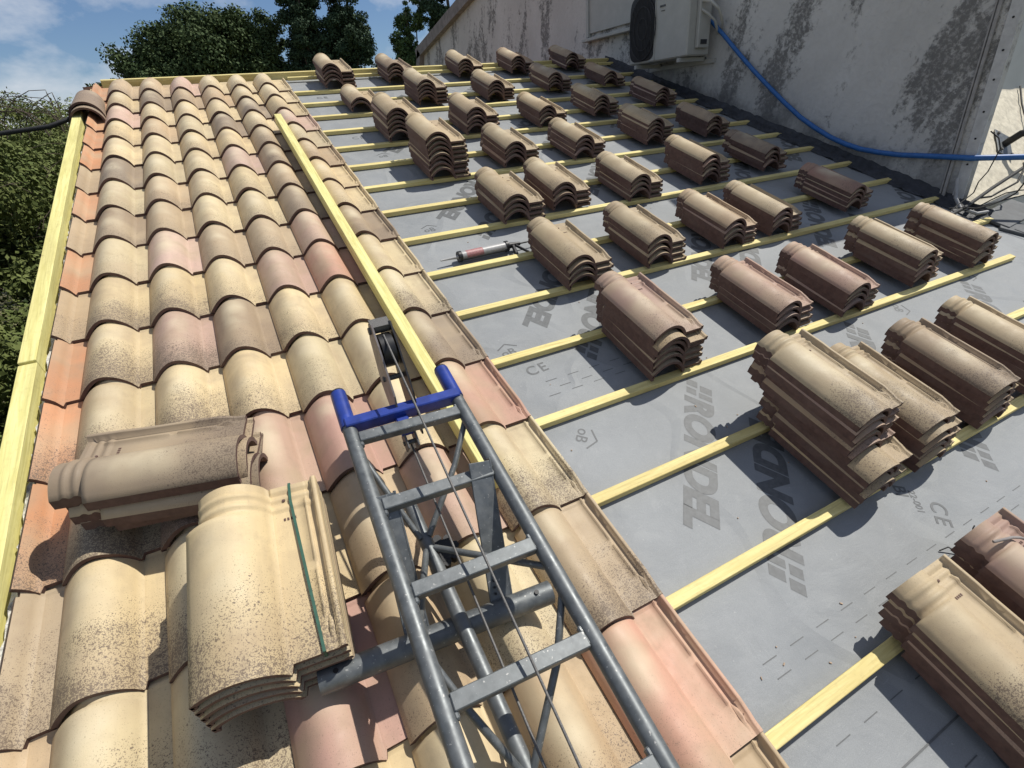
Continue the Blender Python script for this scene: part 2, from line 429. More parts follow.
for ri, rowl in enumerate(STK):
    for si, (u, v, n, code) in enumerate(rowl):
        yaw = r3.uniform(-.02, .02)
        for k in range(n):
            top = n-1-k
            cd = code if top == 0 else r3.choice('CCCTTBPP')
            sp = .6*r3.uniform(.4, 1.2)
            du, dv, dy = r3.uniform(-.005, .005), r3.uniform(-.008, .008), r3.uniform(-.016, .016)
            if ri == 7 and si == 0:
                if k >= 4: dv += .075
                if k == 3 or k == 8: cd = 'C'; sp = .5 if k == 3 else .95
                sp = .9 if k == 8 else sp
            if ri == 7 and si == 1 and top == 0: dv += .03; sp = .8
            if ri == 0 and False: pass
            if ri == 6 and si == 0 and top == 1: cd = 'C'; dv -= .018
            if ri == 8 and si == 0 and top == 0: sp = 1.15
            if ri == 7 and si == 2 and top == 0: sp = 1.0
            h = k*SPZ
            L = Matrix.Translation((u+du, v+dv+h*UPV, .0135+h*UPN)) @ Matrix.Rotation(yaw+dy, 4, 'Z')
            if k and (k % 2): L = L @ Matrix.Rotation(r3.uniform(-.004, .004), 4, 'Y')
            cn = PAL[cd][1]
            pos = 'on top' if top == 0 else ('lowest' if k == 0 else ORD[top] + ' from top')
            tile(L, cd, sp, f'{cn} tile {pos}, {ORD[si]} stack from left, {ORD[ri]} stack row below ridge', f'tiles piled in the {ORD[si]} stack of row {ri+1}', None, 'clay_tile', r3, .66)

def frame_from(o, ydir, xhint):
    y = Vector(ydir).normalized(); x = Vector(xhint); x = (x - y*x.dot(y)).normalized(); z = x.cross(y)
    m = Matrix((x, y, z)).transposed().to_4x4(); m.translation = Vector(o); return m
# crosswise pile, lower left
for k in range(4):
    top = 3-k
    off = [(.035, -.012), (.015, -.03), (.02, .01), (0, 0)][k]
    m = frame_from((.478+off[0], .355+off[1], .195-top*.029), (-.975, .215, -.02+.02*k*0), (.2, .96, -.10))
    cd = 'BTTB'[k]
    tile(m @ Matrix.Rotation([.03, -.03, .015, 0][k], 4, 'Z'), cd, [.6, .5, .6, .9][k], f'{PAL[cd][1]} tile {"on top" if top == 0 else ORD[top]+" from top"} in the pile lying crosswise on the laid tiles', 'tiles lying crosswise at the lower left')
# strapped pile
for k in range(5):
    top = 4-k
    p0 = Vector((.333, -.182, .222)); y = Vector((.371, .260, .270))-p0
    y.normalize(); x = Vector((.97, -.09, -.03)); xx = (x - y*x.dot(y)).normalized(); z = xx.cross(y)
    o = p0 - z*(top*.027) + y*(-.006*top) + xx*(.002*top)
    tile(frame_from(o, y, xx), 'CTCCC'[k], .95 if top == 0 else .4, f'{"cream" if "CTCCC"[k]=="C" else "tan"} tile {"on top" if top == 0 else ORD[top]+" from top"} in the green strapped pile beside the crosswise pile', 'tiles in the strapped pile')
    if top == 0: SB = (o.copy(), xx.copy(), y.copy(), z.copy())
o, x, y, z = SB
b = MB()
pts = [(.226, .448, -.10), (.226, .449, .006), (.224, .40, .0075), (.235, .2, .009), (.245, .021, .006), (.245, .015, -.11)]
for p, q in zip(pts[:-1], pts[1:]):
    P = [o + x*a[0] + y*a[1] + z*a[2] for a in (p, q)]
    b.bar(P[0], P[1], .0065, .0012, up=z if abs(p[2]-q[2]) < .05 else y)
tag(b.build('packing_strap', GREEN), 'thin dark green plastic strap around the cream tile pile', 'strap')

# ridge cap tiles at the top of the left verge
def half_round(v0, v1, uc, n0, ra, rb, mat=(TILE, CLAY)):
    b = MB(); N = 16; K = 8; T = .014
    top = []; bot = []
    for j in range(K):
        t = j/(K-1); R = ra + (rb-ra)*t
        for i in range(N):
            a = math.pi*i/(N-1)
            top.append((uc - R*math.cos(a), v0+(v1-v0)*t, n0 + R*1.02*math.sin(a)))
            bot.append((uc - (R-T)*math.cos(a), v0+(v1-v0)*t, n0 + (R-T)*1.02*math.sin(a)))
    g = [(j*N+i, (j+1)*N+i, (j+1)*N+i+1, j*N+i+1) for j in range(K-1) for i in range(N-1)]
    b.add(top, g, 0, True); b.add(bot, [f[::-1] for f in g], 1, True)
    b.add(top[:N]+bot[:N], [(i, i+1, N+i+1, N+i) for i in range(N-1)], 1)
    b.add(top[-N:]+bot[-N:], [(i, N+i, N+i+1, i+1) for i in range(N-1)], 1)
    return b
for k, (v0, v1, n0, lab) in enumerate(((4.28, 4.62, -.002, 'lower brown half round cap tile at the top of the left verge'), (4.34, 4.72, .020, 'upper brown half round cap tile nested over another at the left verge'))):
    o = half_round(v0, v1, -.10, n0, .112, .095).build('cap_tile', [TILE, CLAY]); o.color = (.27, .20, .15, .5)
    tag(o, lab, 'cap tile', 'cap tiles at the top of the left verge')

# ------------------------------------------------------------------ timber
def timber(name, a, b, w, h, mat, label, cat, group=None, bev=.002, up=(0,0,1)):
    a = Vector(a); b2 = Vector(b); x = (b2-a); L = x.length; x.normalize(); z = Vector(up); yv = z.cross(x).normalized(); z = x.cross(yv)
    m = MB(); m.box((L/2, 0, 0), (L, w, h), None, 0, bev)
    me = m.build(name, mat, base=(0, 0, 0))
    mt = Matrix((x, yv, z)).transposed().to_4x4(); mt.translation = a
    me.matrix_world = M @ mt
    return tag(me, label, cat, group)
BH = .028
for j in range(-5, 14):
    v = j*D + .0098 - .019
    u0, u1 = 1.432, 5.35
    if j == 1: u1 = 4.87
    if j <= -1: u1 = 5.2
    dv = rnd.uniform(-.004, .004)
    timber('wooden_batten', (u0, v-dv, -BH/2), (u1, v+dv, -BH/2), .037, BH, WOODB,
           f'yellow roof batten, number {14-j} down from the ridge, crossing the grey underlay' if j != 1 else 'yellow roof batten ending short of the stained wall corner, thirteenth down from the ridge', 'batten', 'battens nailed across the underlay', .0015)
timber('ridge_board', (-.05, 5.36, -.004), (5.34, 5.36, -.004), .03, .075, WOODB, 'yellow ridge board on edge along the top of the roof', 'board')
timber('ridge_board', (1.46, 5.25, .0), (5.34, 5.25, .0), .03, .028, WOODB, 'upper yellow batten just below the ridge board behind the farthest stacks', 'board')
timber('timber_beam', (1.144, .135, .083), (1.144, 3.80, .083), .048, .066, WOODF, 'long yellow timber laid up the slope between the tile columns', 'timber', up=(0, 0, 1))
timber('edge_board', (-.157, 1.36, -.032), (-.155, 4.92, -.032), .055, .17, WOODF, 'upper yellow edge board along the left verge up to the cap tiles', 'board', 'edge boards on the left verge')
timber('edge_board', (-.156, -1.9, -.045), (-.157, 1.355, -.038), .058, .165, WOODF, 'lower yellow edge board along the left verge, nearest the camera', 'board', 'edge boards on the left verge')
# mortar bed between edge board and verge tiles: lumpy
b = MB(); rr = random.Random(5); N = 260; vs = []; fs = []
for i in range(N):
    v = -1.9 + 6.9*i/(N-1)
    for k in range(6):
        vs.append((-.127 + k*.010 + rr.uniform(-.002, .002), v + rr.uniform(-.006, .006), -.001 + (.008 if 0 < k < 5 else -.03) + rr.uniform(-.009, .007)))
for i in range(N-1):
    for k in range(5): fs.append((i*6+k, i*6+k+1, (i+1)*6+k+1, (i+1)*6+k))
b.add(vs, fs, 0, False)
tag(b.build('mortar_bed', MORT), 'rough pale mortar bed between the left edge board and orange tiles', 'mortar')

# ------------------------------------------------------------------ underlay membrane with its printing
ml = thing('underlay_membrane', (3.2, 1.5, -.031), 'grey printed roofing membrane stretched under the battens', 'membrane')
nu, nv = 160, 300; b = MB(); vs = []; rr = np.random.RandomState(2)
def wr(u, v):
    return .0012*math.sin(9*u+3*math.sin(2.1*v)) * math.sin(5.3*v+1.3*math.sin(3*u)) + .0008*math.sin(31*v+4*math.sin(3*u))*max(0, math.sin(1.7*u+v))
for i in range(nv):
    for k in range(nu):
        u = 1.2 + (5.36-1.2)*k/(nu-1); v = -2.3 + 7.7*i/(nv-1)
        vs.append((u, v, -.0315 + .25*wr(u, v)))
b.add(vs, [(i*nu+k, i*nu+k+1, (i+1)*nu+k+1, (i+1)*nu+k) for i in range(nv-1) for k in range(nu-1)], 0, True)
b.build('membrane_sheet', MEMB, ml)
def text_mesh(txt, size, bold=0., shear=0., space=1.):
    cu = bpy.data.curves.new('t', 'FONT'); cu.body = txt; cu.size = size; cu.offset = bold; cu.shear = shear; cu.space_character = space
    ob = bpy.data.objects.new('t', cu); COL.objects.link(ob); bpy.context.view_layer.update()
    me = bpy.data.meshes.new_from_object(ob); bpy.data.objects.remove(ob); return me
PN = -.0308
def put_print(name, me, u, v, ang, parent=ml):
    o = bpy.data.objects.new(name, me); COL.objects.link(o)
    if not me.materials: me.materials.append(PRINT)
    o.parent = parent; bs = parent['_b']
    o.matrix_local = Matrix.Translation((u-bs[0], v-bs[1], PN-bs[2])) @ Matrix.Rotation(ang, 4, 'Z'); return o
logo = text_mesh('RONDEL', .148, .0085, .28, 1.0)
xs = [p.co.x for p in logo.vertices]; w0, w1 = min(xs), max(xs)
for p in logo.vertices: p.co.x = .105 + (p.co.x-w0)/(w1-w0)*.64
# the slanted mark that stands before the word
lb = MB(); sh = .30
for quad in (((0, 0), (.038, 0), (.038, .045), (0, .045)), ((.014, .055), (.052, .055), (.052, .104), (.014, .104)), ((.052, 0), (.088, 0), (.088, .04), (.052, .04)), ((.062, .05), (.092, .05), (.092, .104), (.062, .104))):
    lb.add([(x+sh*y, y, 0) for x, y in quad], [(0, 1, 2, 3)])
lv = [tuple(p.co) for p in logo.vertices]; lf = [tuple(p.vertices) for p in logo.polygons]
lb.add(lv, lf)
LOGO = bpy.data.meshes.new('logo'); LOGO.from_pydata(lb.v, [], lb.f); LOGO.materials.append(PRINT); LOGO.update()
aA = math.atan2(-.74, -.67); aB = aA + math.pi
for i in range(-1, 4):
    for jj in range(-1, 6):
        u, v = 2.165+1.05*i+.03*jj, .345+1.145*jj
        if 1.5 < u < 5.6 and v < 5.3: put_print('printed_logo', LOGO, u, v, aA)
        u, v = 1.835+1.08*i+.035*jj, -.545+1.140*jj
        if 1.4 < u < 4.9 and v < 4.7: put_print('printed_logo', LOGO, u, v, aB)
ce = text_mesh('CE', .075, .0008, 0, 1.25); gb = text_mesh('oB', .062, .0005); n22 = text_mesh('22-001', .034, .0004); pi = text_mesh('BI', .06, .0012)
def roofmark():
    b = MB(); w = .085
    for p, q in (((-.005, .048), (w/2, .078)), ((w/2, .078), (w+.005, .048))):
        b.bar((p[0], p[1], 0), (q[0], q[1], 0), .006, .0004)
    me = bpy.data.meshes.new('house_mark'); me.from_pydata(b.v, [], b.f); me.materials.append(PRINT); return me
rm = roofmark(); 
for (u, v, a) in ((1.51, .775, 0.), (1.60, 1.945, 0.), (1.70, 3.13, 0.), (1.585, .30, -2.35), (3.62, .345, -2.3), (4.38, .40, -2.4), (2.75, 1.55, 0.)):
    put_print('printed_mark', rm, u, v, a); put_print('printed_mark', gb, u, v, a)
for (u, v, a) in ((1.555, .625, .06), (2.53, -.50, -2.35), (1.62, 3.55, 0.), (1.60, 4.66, 0)):
    put_print('printed_mark', ce, u, v, a)
put_print('printed_mark', n22, 2.50, -.44, -2.2); put_print('printed_mark', pi, 2.47, -.40, -2.2)
b = MB()
for (vr, off) in ((-.615, 0), (-.658, .008), (-.827, .02), (-1.0, .05), (.57, .03), (.525, .07), (.49, .0)):
    for i in range(40):
        u = 1.596 + off + i*.108
        if u > 4.6: break
        if vr == .49 and u > 2.1: break
        if vr > 0 and u > 2.2: break
        b.box((u, vr, 0), (.052, .0026, .0006))
me = bpy.data.meshes.new('dash_marks'); me.from_pydata(b.v, [], b.f); me.materials.append(PRINT)
put_print('printed_dashes', me, 0, 0, 0)['kind'] = 'stuff'
# overlap seam of two sheets
for vq in (3.70, -.93): b = MB(); b.box((3.3, vq, -.0305), (4.1, .004, .002)); b.build('sheet_seam', PRINT, ml)

# ------------------------------------------------------------------ the house under the roof
hs = thing('house', (2.5, 1.5, -3.), 'rendered house body carrying the tiled roof', 'house')
b = MB(); b.box((2.6, 1.6, -.070), (5.5, 7.6, .07)); b.build('roof_deck', m_simple('deck_board', (.38, .28, .16), .8), hs)
P = lambda u, v, n: M @ Vector((u, v, n))
Mi = M.inverted()
b = MB()
y0, y1 = -1.95, 5.0
z0 = -4.5
def wbox(bb, xa, xb, ya, yb, za, zb):
    vs = [Mi @ Vector((x, y, z)) for z in (za, zb) for y in (ya, yb) for x in (xa, xb)]
    bb.add(vs, [(0,2,3,1),(4,5,7,6),(0,1,5,4),(2,6,7,3),(0,4,6,2),(1,3,7,5)])
def wprism(bb, xa, xb, yz):
    n = len(yz); vs = [Mi @ Vector((xa, y, z)) for y, z in yz] + [Mi @ Vector((xb, y, z)) for y, z in yz]
    bb.add(vs, [tuple(range(n)), tuple(range(n, 2*n))[::-1]] + [(i, n+i, n+(i+1) % n, (i+1) % n) for i in range(n)])
tp = math.tan(PITCH)
wprism(b, -.11, 5.30, [(-2.0, z0), (5.05, z0), (5.05, 5.05*tp-.13), (-2.0, -2.0*tp-.13)])
b.build('wall', HBODY, hs)
b = MB(); wprism(b, -.2, 5.35, [(5.14, 5.14*tp-.02), (9., .45), (9., .35), (5.14, 5.14*tp-.12)]); b.build('rear_slope', m_simple('rear_clay', (.4, .2, .12)), hs)

# ------------------------------------------------------------------ neighbouring building with the stained wall
nb = thing('plastered_building', (5.37, 1.0, -.2), 'tall neighbouring building with peeling black-streaked plaster wall', 'building')
WU = 5.365
ptop = 2.78*math.cos(PITCH)
poly = [(.70, -.8), (.95, 0), (.95+.315*ptop, ptop), (4.98, ptop), (12.15, -1.195), (12.9, -3.6)]
b = MB(); b.prism(poly, 0, WU, WU+.06); b.build('side_wall', PLAS, nb)
# raised plaster band on the corner, with the screw heads of its bead
b = MB(); b.bar((WU-.004, .985, .0), (WU-.004, .985+.315*1.8, 1.8), .006, .07, up=(0, 1, 0)); b.build('corner_bead', m_simple('corner_plaster', (.50, .50, .49), .9, .15, 20, bs=.4), nb)
for t in (.22, .36, .5, .66, .8, .95): b = MB(); b.tube([(WU-.005, .985+.356*t, 1.13*t), (WU-.010, .985+.356*t, 1.13*t)], .007, 8); b.build('screw_head', BLACKM, nb)
b = MB(); b.bar((WU-.03, 12.3, -1.29), (WU-.03, 4.9, 2.54), .19, .16, up=(1, 0, 0)); b.bar((WU-.03, 12.12, -1.2), (WU-.03, 12.7, -3.2), .19, .16, up=(1, 0, 0)); b.build('rake_trim', STONE, nb)
b = MB(); b.bar((WU-.015, 1.078, .0), (WU-.015, 1.078+.315*1.8, 1.8), .018, .014, up=(1, 0, 0)); b.bar((WU-.012, 1.103, .0), (WU-.012, 1.103+.315*1.8, 1.8), .010, .010, up=(1, 0, 0)); b.build('wall_conduit', m_simple('painted_conduit', (.30, .29, .28), .8, .2, 20), nb)
# cement slope, its tilt made up to catch the sun, and the wall behind
cw = M @ Vector((WU+.062, .90, -.02)); SL = math.radians(48); SLEN = 1.02
ev = Vector((0, math.cos(SL), math.sin(SL))); en = Vector((0, -math.sin(SL), math.cos(SL)))
def RP(s, d, z): return Mi @ (cw + Vector((s, 0, 0)) + en*d + ev*z)
rs_ = np.random.RandomState(4); b = MB(); vs = []
NX, NY = 60, 26
for i in range(NY):
    for k in range(NX): vs.append(RP(6*k/(NX-1), rs_.uniform(-.006, .006), SLEN*i/(NY-1)))
b.add(vs, [(i*NX+k, i*NX+k+1, (i+1)*NX+k+1, (i+1)*NX+k) for i in range(NY-1) for k in range(NX-1)], 0, True)
b.build('cement_slope', ROUGH, nb)
te = cw + ev*(SLEN-.01)
b = MB(); wbox(b, cw.x, cw.x+6, te.y-.02, te.y+.2, -4.5, te.z+3.0); wbox(b, cw.x, cw.x+6, cw.y+.02, te.y+.1, -4.5, cw.z-.02); b.build('front_wall', m_simple('pale_wall', (.50, .52, .52), .85, .06, 4), nb)
# bituminous upstand strip and rubble at the foot of the wall
b = MB(); rr = random.Random(9); N = 120; vs = []
for i in range(N):
    v = .75 + 4.7*i/(N-1)
    for k, (du, dn) in enumerate(((-.10, -.026), (-.07, -.010), (-.035, .004), (-.012, .02), (-.006, .045))):
        vs.append((WU+du+rr.uniform(-.012, .008), v+rr.uniform(-.01, .01), dn+rr.uniform(-.006, .009)))
for i in range(N): vs[i*5+4] = (WU-.004, vs[i*5+4][1], vs[i*5+4][2]); 
b.add(vs, [(i*5+k, i*5+k+1, (i+1)*5+k+1, (i+1)*5+k) for i in range(N-1) for k in range(4)], 0, True)
tag(b.build('flashing_strip', m_simple('bitumen', (.030, .033, .04), .6, .5, 18, bs=.8, bd=.02)), 'crumpled dark bitumen strip along the foot of the stained wall', 'flashing')

# window with a projecting sill
wy0, wy1, wz0 = 4.55, 5.54, 1.90
wn = thing('wall_window', (5.33, 5.05, 1.89), 'closed pale shutter with a projecting sill left of the air conditioner', 'window', frame=WORLD)
b = MB(); b.box((5.345, (wy0+wy1)/2-.02, 2.5), (.03, wy1-wy0-.06, 1.1), None, 0, .004); b.build('shutter', WHITE, wn)
b = MB(); b.box((5.315, (wy0+wy1)/2, wz0-.02), (.11, wy1-wy0+.06, .035), None, 0, .005); b.build('sill', WHITE, wn)
b = MB(); b.box((5.335, wy1-.03, 2.48), (.06, .05, 1.14), None, 0, .004); b.box((5.335, wy0+.0, 2.48), (.06, .05, 1.14), None, 0, .004); b.build('frame', WHITE, wn)

# air conditioner
ac = thing('air_conditioner', (5.15, 3.84, 1.47), 'white outdoor air conditioning unit with a dark round fan grille on the stained wall', 'air conditioner', frame=WORLD)
ay0, ay1, az0, az1, ax0, ax1 = 3.40, 4.27, 1.49, 2.12, 5.0, 5.30
b = MB(); b.box(((ax0+ax1)/2, (ay0+ay1)/2, (az0+az1)/2), (ax1-ax0, ay1-ay0, az1-az0), None, 0, .012)
b.box((ax0-.004, 3.865, (az0+az1)/2), (.006, .012, az1-az0-.03), None, 0); b.build('casing', WHITE, ac)
b = MB(); cy, cz, R = 4.05, 1.80, .235
se = lambda q: math.copysign(abs(q)**.42, q)
ring = [(cy+.01+R*se(math.cos(t))*.86, cz+R*se(math.sin(t))*1.24) for t in [2*math.pi*i/28 for i in range(28)]]
b.prism(ring, 0, ax0-.006, ax0-.002); FR = b.build('fan_recess', BLACKM, ac)
b = MB()
for i in range(-9, 10):
    yy = cy + i*.0225; hh = 1.18*R*math.sqrt(max(0, 1-(i*.0225/(R*.87))**2))
    b.bar((ax0-.013, yy, cz-hh), (ax0-.013, yy, cz+hh), .005, .005, up=(1, 0, 0))
for q in (.35, .7, 1.): 
    pr = [(ax0-.016, cy+R*q*.86*math.cos(t), cz+R*q*1.18*math.sin(t)) for t in [2*math.pi*i/24 for i in range(25)]]
    b.tube(pr, .004, 5)
b.build('fan_grille', GRILL, FR)
for (yy, zz, w) in ((3.765, 2.03, .085), (3.765, 1.955, .075), (3.76, 1.915, .05)): b = MB(); b.box((ax0-.004, yy, zz), (.006, w, .016 if w > .06 else .006)); b.build('front_mark', SLATE, ac)
b = MB(); b.box((5.17, ay0-.022, 1.80), (.15, .044, .50), None, 0, .008); VC = b.build('valve_cover', WHITE, ac)
b = MB(); b.box((5.17, ay0-.046, 1.60), (.08, .006, .04)); b.build('handle_recess', GRILL, VC)
b = MB()
for yy in (3.50, 4.15): b.box((5.17, yy, 1.465), (.36, .04, .035)); b.box((5.345, yy, 1.62), (.03, .04, .35))
b.box((5.345, 3.83, 1.44), (.025, .95, .04)); b.build('bracket', WHITE, ac)
b = MB(); b.tube([(5.12, ay0-.04, 1.93), (5.14, ay0-.13, 1.91), (5.2, ay0-.18, 1.84), (5.28, ay0-.16, 1.74), (5.34, ay0-.10, 1.70)], .014, 8)
b.tube([(5.12, ay0-.04, 1.86), (5.15, ay0-.09, 1.82), (5.22, ay0-.12, 1.76), (5.34, ay0-.06, 1.66)], .012, 8); b.build('insulated_pipe', WHITE, ac)

# blue hose
hp = [(5.22, 4.02, .76), (5.30, 3.862, .700), (5.325, 3.6, .585), (5.33, 3.33, .470), (5.33, 3.10, .380), (5.33, 2.871, .299), (5.33, 2.66, .228), (5.33, 2.459, .168), (5.33, 2.28, .132), (5.33, 2.111, .108), (5.33, 1.96, .101), (5.33, 1.82, .106), (5.33, 1.66, .132), (5.33, 1.507, .165), (5.33, 1.243, .244), (5.34, 1.06, .295), (5.50, .837, .363), (6.1, .62, .45), (7., .4, .5)]
b = MB(); b.tube(hp, .019, 10)
tag(b.build('blue_hose', HOSE), 'bright blue hose sagging along the stained wall from the air conditioner', 'hose')

# bracket, pipe, slabs and wires beyond the wall corner
bk = thing('wall_bracket', tuple(RP(.92, .01, .32)), 'grey steel plate bolted to the cream wall holding a dark pipe', 'bracket')
b = MB(); c0 = RP(.92, .012, .45); rx = (RP(1, 0, 0)-RP(0, 0, 0)).normalized(); rn = (RP(0, 1, 0)-RP(0, 0, 0)).normalized(); rz = (RP(0, 0, 1)-RP(0, 0, 0)).normalized()
rz = (rz + rx*.75).normalized(); rx = rz.cross(rn); rx = rx if rx.x > 0 else -rx; rx.normalize()
RR = Matrix((rx, rn, rz)).transposed()
b.box(c0, (.16, .010, .26), RR, 0, .003); PT = b.build('plate', GALV, bk)
for sx in (-.055, .055):
    for sz in (-.09, .09): q = c0 + rx*sx + rz*sz; b = MB(); b.tube([q, q+rn*.02], .012, 6); b.build('bolt', STEEL, PT)
b = MB(); b.tube([c0, c0+rn*.12, c0+rn*.18+rx*.05, c0+rn*.2+rx*1.6], .028, 10); b.build('pipe', BLACKM, bk)
for k, (u, v, n, du, dv, rot) in enumerate(((5.62, .73, -.012, .62, .20, .12), (5.72, .52, -.016, .75, .17, .10), (5.40, .60, -.02, .20, .16, .5))):
    b = MB(); b.box((0, 0, 0), (du, dv, .02), Matrix.Rotation(rot, 3, 'Z'), 0, .003)
    o = b.build('slate_slab', SLATE, base=(0, 0, 0)); o.matrix_world = M @ Matrix.Translation((u, v, n))
    tag(o, ['wide dark grey slab nearest the cream wall', 'long dark grey slab at the right edge beyond the batten end', 'small dark slab beside the rightmost tan stack'][k], 'slab', 'dark slabs beyond the wall corner')
rr = random.Random(21)
for k in range(4):
    p = Vector((5.05+.08*k, .95+rr.uniform(-.1, .05), .02)); pts = [p.copy()]
    d = Vector((rr.uniform(.3, 1), rr.uniform(-.7, .1), rr.uniform(.0, .3))).normalized()
    for i in range(9):
        d = (d + Vector((rr.uniform(-.5, .5), rr.uniform(-.5, .5), rr.uniform(-.35, .35)))).normalized(); p = p + d*.075; p.z = max(p.z, -.01); pts.append(p.copy())
    b = MB(); b.tube(pts, rr.choice((.004, .005, .007)), 6)
    tag(b.build('loose_wire', BLACKR), 'loose dark wire tangled at the foot of the wall corner', 'wire', 'tangled wires at the wall corner')
b = MB(); b.tube([(5.31, 1.05, .16), (5.29, .98, .05), (5.25, .90, .012), (5.28, .80, .01), (5.40, .76, .03)], .012, 8)
tag(b.build('grey_pipe', m_simple('pvc_grey', (.32, .32, .32), .5)), 'thin grey pipe bending out at the wall corner foot', 'pipe')
b = MB(); q = [RP(1.75, .02, .98), RP(1.58, .02, .8), RP(1.42, .03, .6), RP(1.28, .02, .42), RP(1.0, .02, .2), RP(.8, .02, .0)]
b.tube(q, .007, 6); b.tube([RP(2.0, .02, .9), RP(1.86, .03, .7), RP(1.74, .02, .5), RP(1.6, .02, .3), RP(1.4, .02, .05)], .006, 6)
tag(b.build('hanging_wire', BLACKR), 'two thin dark wires hanging down the sunlit cream wall', 'wire')
b = MB(); b.tube([(4.9, .84, .0), (5.2, .86, .04), (5.6, .92, .10), (6.3, 1.0, .22)], .013, 8)
tag(b.build('grey_cable', BLACKR), 'thick dark cable leading right from the wall corner', 'cable')

# ------------------------------------------------------------------ inclined hoist mast
ho = thing('ladder_hoist', (.93, .0, .10), 'galvanised lattice hoist mast with a blue head lying up the tiles', 'hoist')
LV = lambda v: .781 + (.342-v)*(-.036)        # left chord u at v
RV = lambda v: 1.099 + (.342-v)*(-.027)
CN = .30
b = MB(); b.tube([(LV(.34), .34, CN), (LV(-1.9), -1.9, CN)], .0195, 16); b.build('rail', GALV, ho)
b = MB(); b.tube([(RV(.33), .33, CN), (RV(-1.9), -1.9, CN)], .0195, 16); b.build('rail', GALV, ho)
LCN = .152
LC = lambda v: .872+.0*v
b = MB(); b.tube([(LC(0), .16, LCN), (LC(0), -1.9, LCN)], .0185, 16); b.build('lower_rail', GALV, ho)
for k in range(9):
    v = .285 - .232*k
    b = MB(); b.box(((LV(v)+RV(v))/2, v-.010, CN+.004), (RV(v)-LV(v)-.034, .034, .024), Matrix.Rotation(-.06, 3, 'Z'), 0, .002)
    for uu in (LV(v)+.018, RV(v)-.018): b.box((uu, v-.010, CN+.003), (.010, .042, .018), None, 0, .003)
    b.build('rung', GALV, ho)
for k in range(4):
    va, vb, vc = .24-.56*k, -.01-.56*k, -.27-.56*k
    for (f, q) in ((LV, -1), (RV, 1)):
        b = MB(); b.tube([(f(va)-q*.008, va, CN-.012), (f(va)*.62+LC(0)*.38, va-.62*.17, CN-.05), (LC(0)+q*.012, vb+.02, LCN+.012)], .0085, 8); b.build('brace', GALV, ho)
        b = MB(); b.tube([(LC(0)+q*.012, vb-.02, LCN+.012), (f(vc)-q*.008, vc+.02, CN-.012)], .0085, 8); b.build('brace', GALV, ho)
b = MB(); b.tube([(.546, -.196, .115), (1.112, -.245, .112)], .029, 20); 
for (uu, vv) in ((.585, -.199), (1.07, -.241)): b.tube([(uu, vv, .120), (uu, vv, .1455)], .006, 8, mi=1)
b.build('cross_tube', [GALV, BLACKM], ho)
for (a, c) in (((.795, .075, .315), (.772, -.19, .12)), ((1.045, .055, .335), (.985, -.215, .12))):
    b = MB(); b.bar(a, c, .056, .008, up=(0, -.66, .75), bev=.001); b.bar((a[0]+.030, a[1]+.006, a[2]-.006), (c[0]+.030, c[1]+.006, c[2]-.006), .005, .026, up=(0, -.66, .75), bev=.001)
    if a[0] > 1:
        A = Vector(a); Cc = Vector(c)
        for i in range(7): p = A.lerp(Cc, .66+.045*i) + Vector((-.012, -.001, .003)); b.tube([p, p+Vector((0, -.003, .004))], .0035, 6, mi=1)
    b.build('stay_plate', [GALV, BLACKM], ho)
b = MB(); b.tube([(.905, -.02, .085), (.905, -.03, .135)], .03, 10)
for i in range(8):
    t = 2*math.pi*i/8; b.tube([(.905+.036*math.cos(t), -.02+.036*math.sin(t), .095), (.905+.036*math.cos(t), -.025+.036*math.sin(t), .128)], .012, 7)
b.build('clamp_knob', BLACKM, ho)
hd = MB()
hd.tube([(LV(.335), .335, CN), (LV(.50), .475, CN+.004)], .0225, 16); hd.tube([(RV(.33), .325, CN), (RV(.46), .455, CN+.004)], .0225, 16)
hd.box(((LV(.34)+RV(.34))/2, .335, CN+.006), (.335, .034, .04), Matrix.Rotation(-.035, 3, 'Z'), 0, .003)
hd.box((.925, .30, CN-.01), (.035, .07, .03), None, 0, .003)
H = hd.build('head_frame', BLUEP, ho)
b = MB(); b.tube([(LV(.50), .474, CN+.004), (LV(.5), .482, CN+.004)], .0205, 14); b.tube([(RV(.46), .454, CN+.004), (RV(.46), .462, CN+.004)], .0205, 14); b.build('tube_plug', BLACKR, H)
# pulley block: two long plates with the wheel between them
def plate(u, pts, t): m = MB(); m.prism(pts, 0, u, u+t); return m
pl = [((p[0]-.43)*1.2+.43, (p[1]-.36)*1.2+.37) for p in [(.335, .275), (.40, .258), (.475, .30), (.535, .395), (.53, .445), (.50, .462), (.455, .43), (.36, .35)]]
plate(.918, pl, .005).build('pulley_plate', PLYW, ho)
plate(.972, [(p[0]-.03 if i in (0,) else p[0], p[1]-.03 if i in (0, 1) else p[1]) for i, p in enumerate(pl)], .005).build('pulley_plate', BLACKM, ho)
b = MB(); b.tube([(.928, .485, .415), (.966, .485, .415)], .050, 24); W = b.build('pulley_wheel', BLACKM, ho)
b = MB(); b.tube([(.912, .43, .355), (.982, .43, .355)], .008, 8); b.build('axle', STEEL, ho); b = MB(); b.tube([(.912, .53, .46), (.982, .53, .46)], .011, 8); b.box((.947, .53, .478), (.055, .04, .014)); b.build('top_bolt', STEEL, ho)
b = MB(); 
for uu in (.915, .945): b.box((uu, .262, .255), (.006, .05, .05), Matrix.Rotation(.5, 3, 'X'), 0, .002)
b.tube([(.908, .262, .25), (.952, .262, .25)], .007, 8); b.build('cable_clevis', STEEL, ho)
b = MB(); b.tube([(.945, .49, .467), (.937, -.10, .385), (.928, -.604, .322), (.926, -1.9, .20)], .0032, 6)
tagc = b.build('hoist_cable', STEEL, ho)
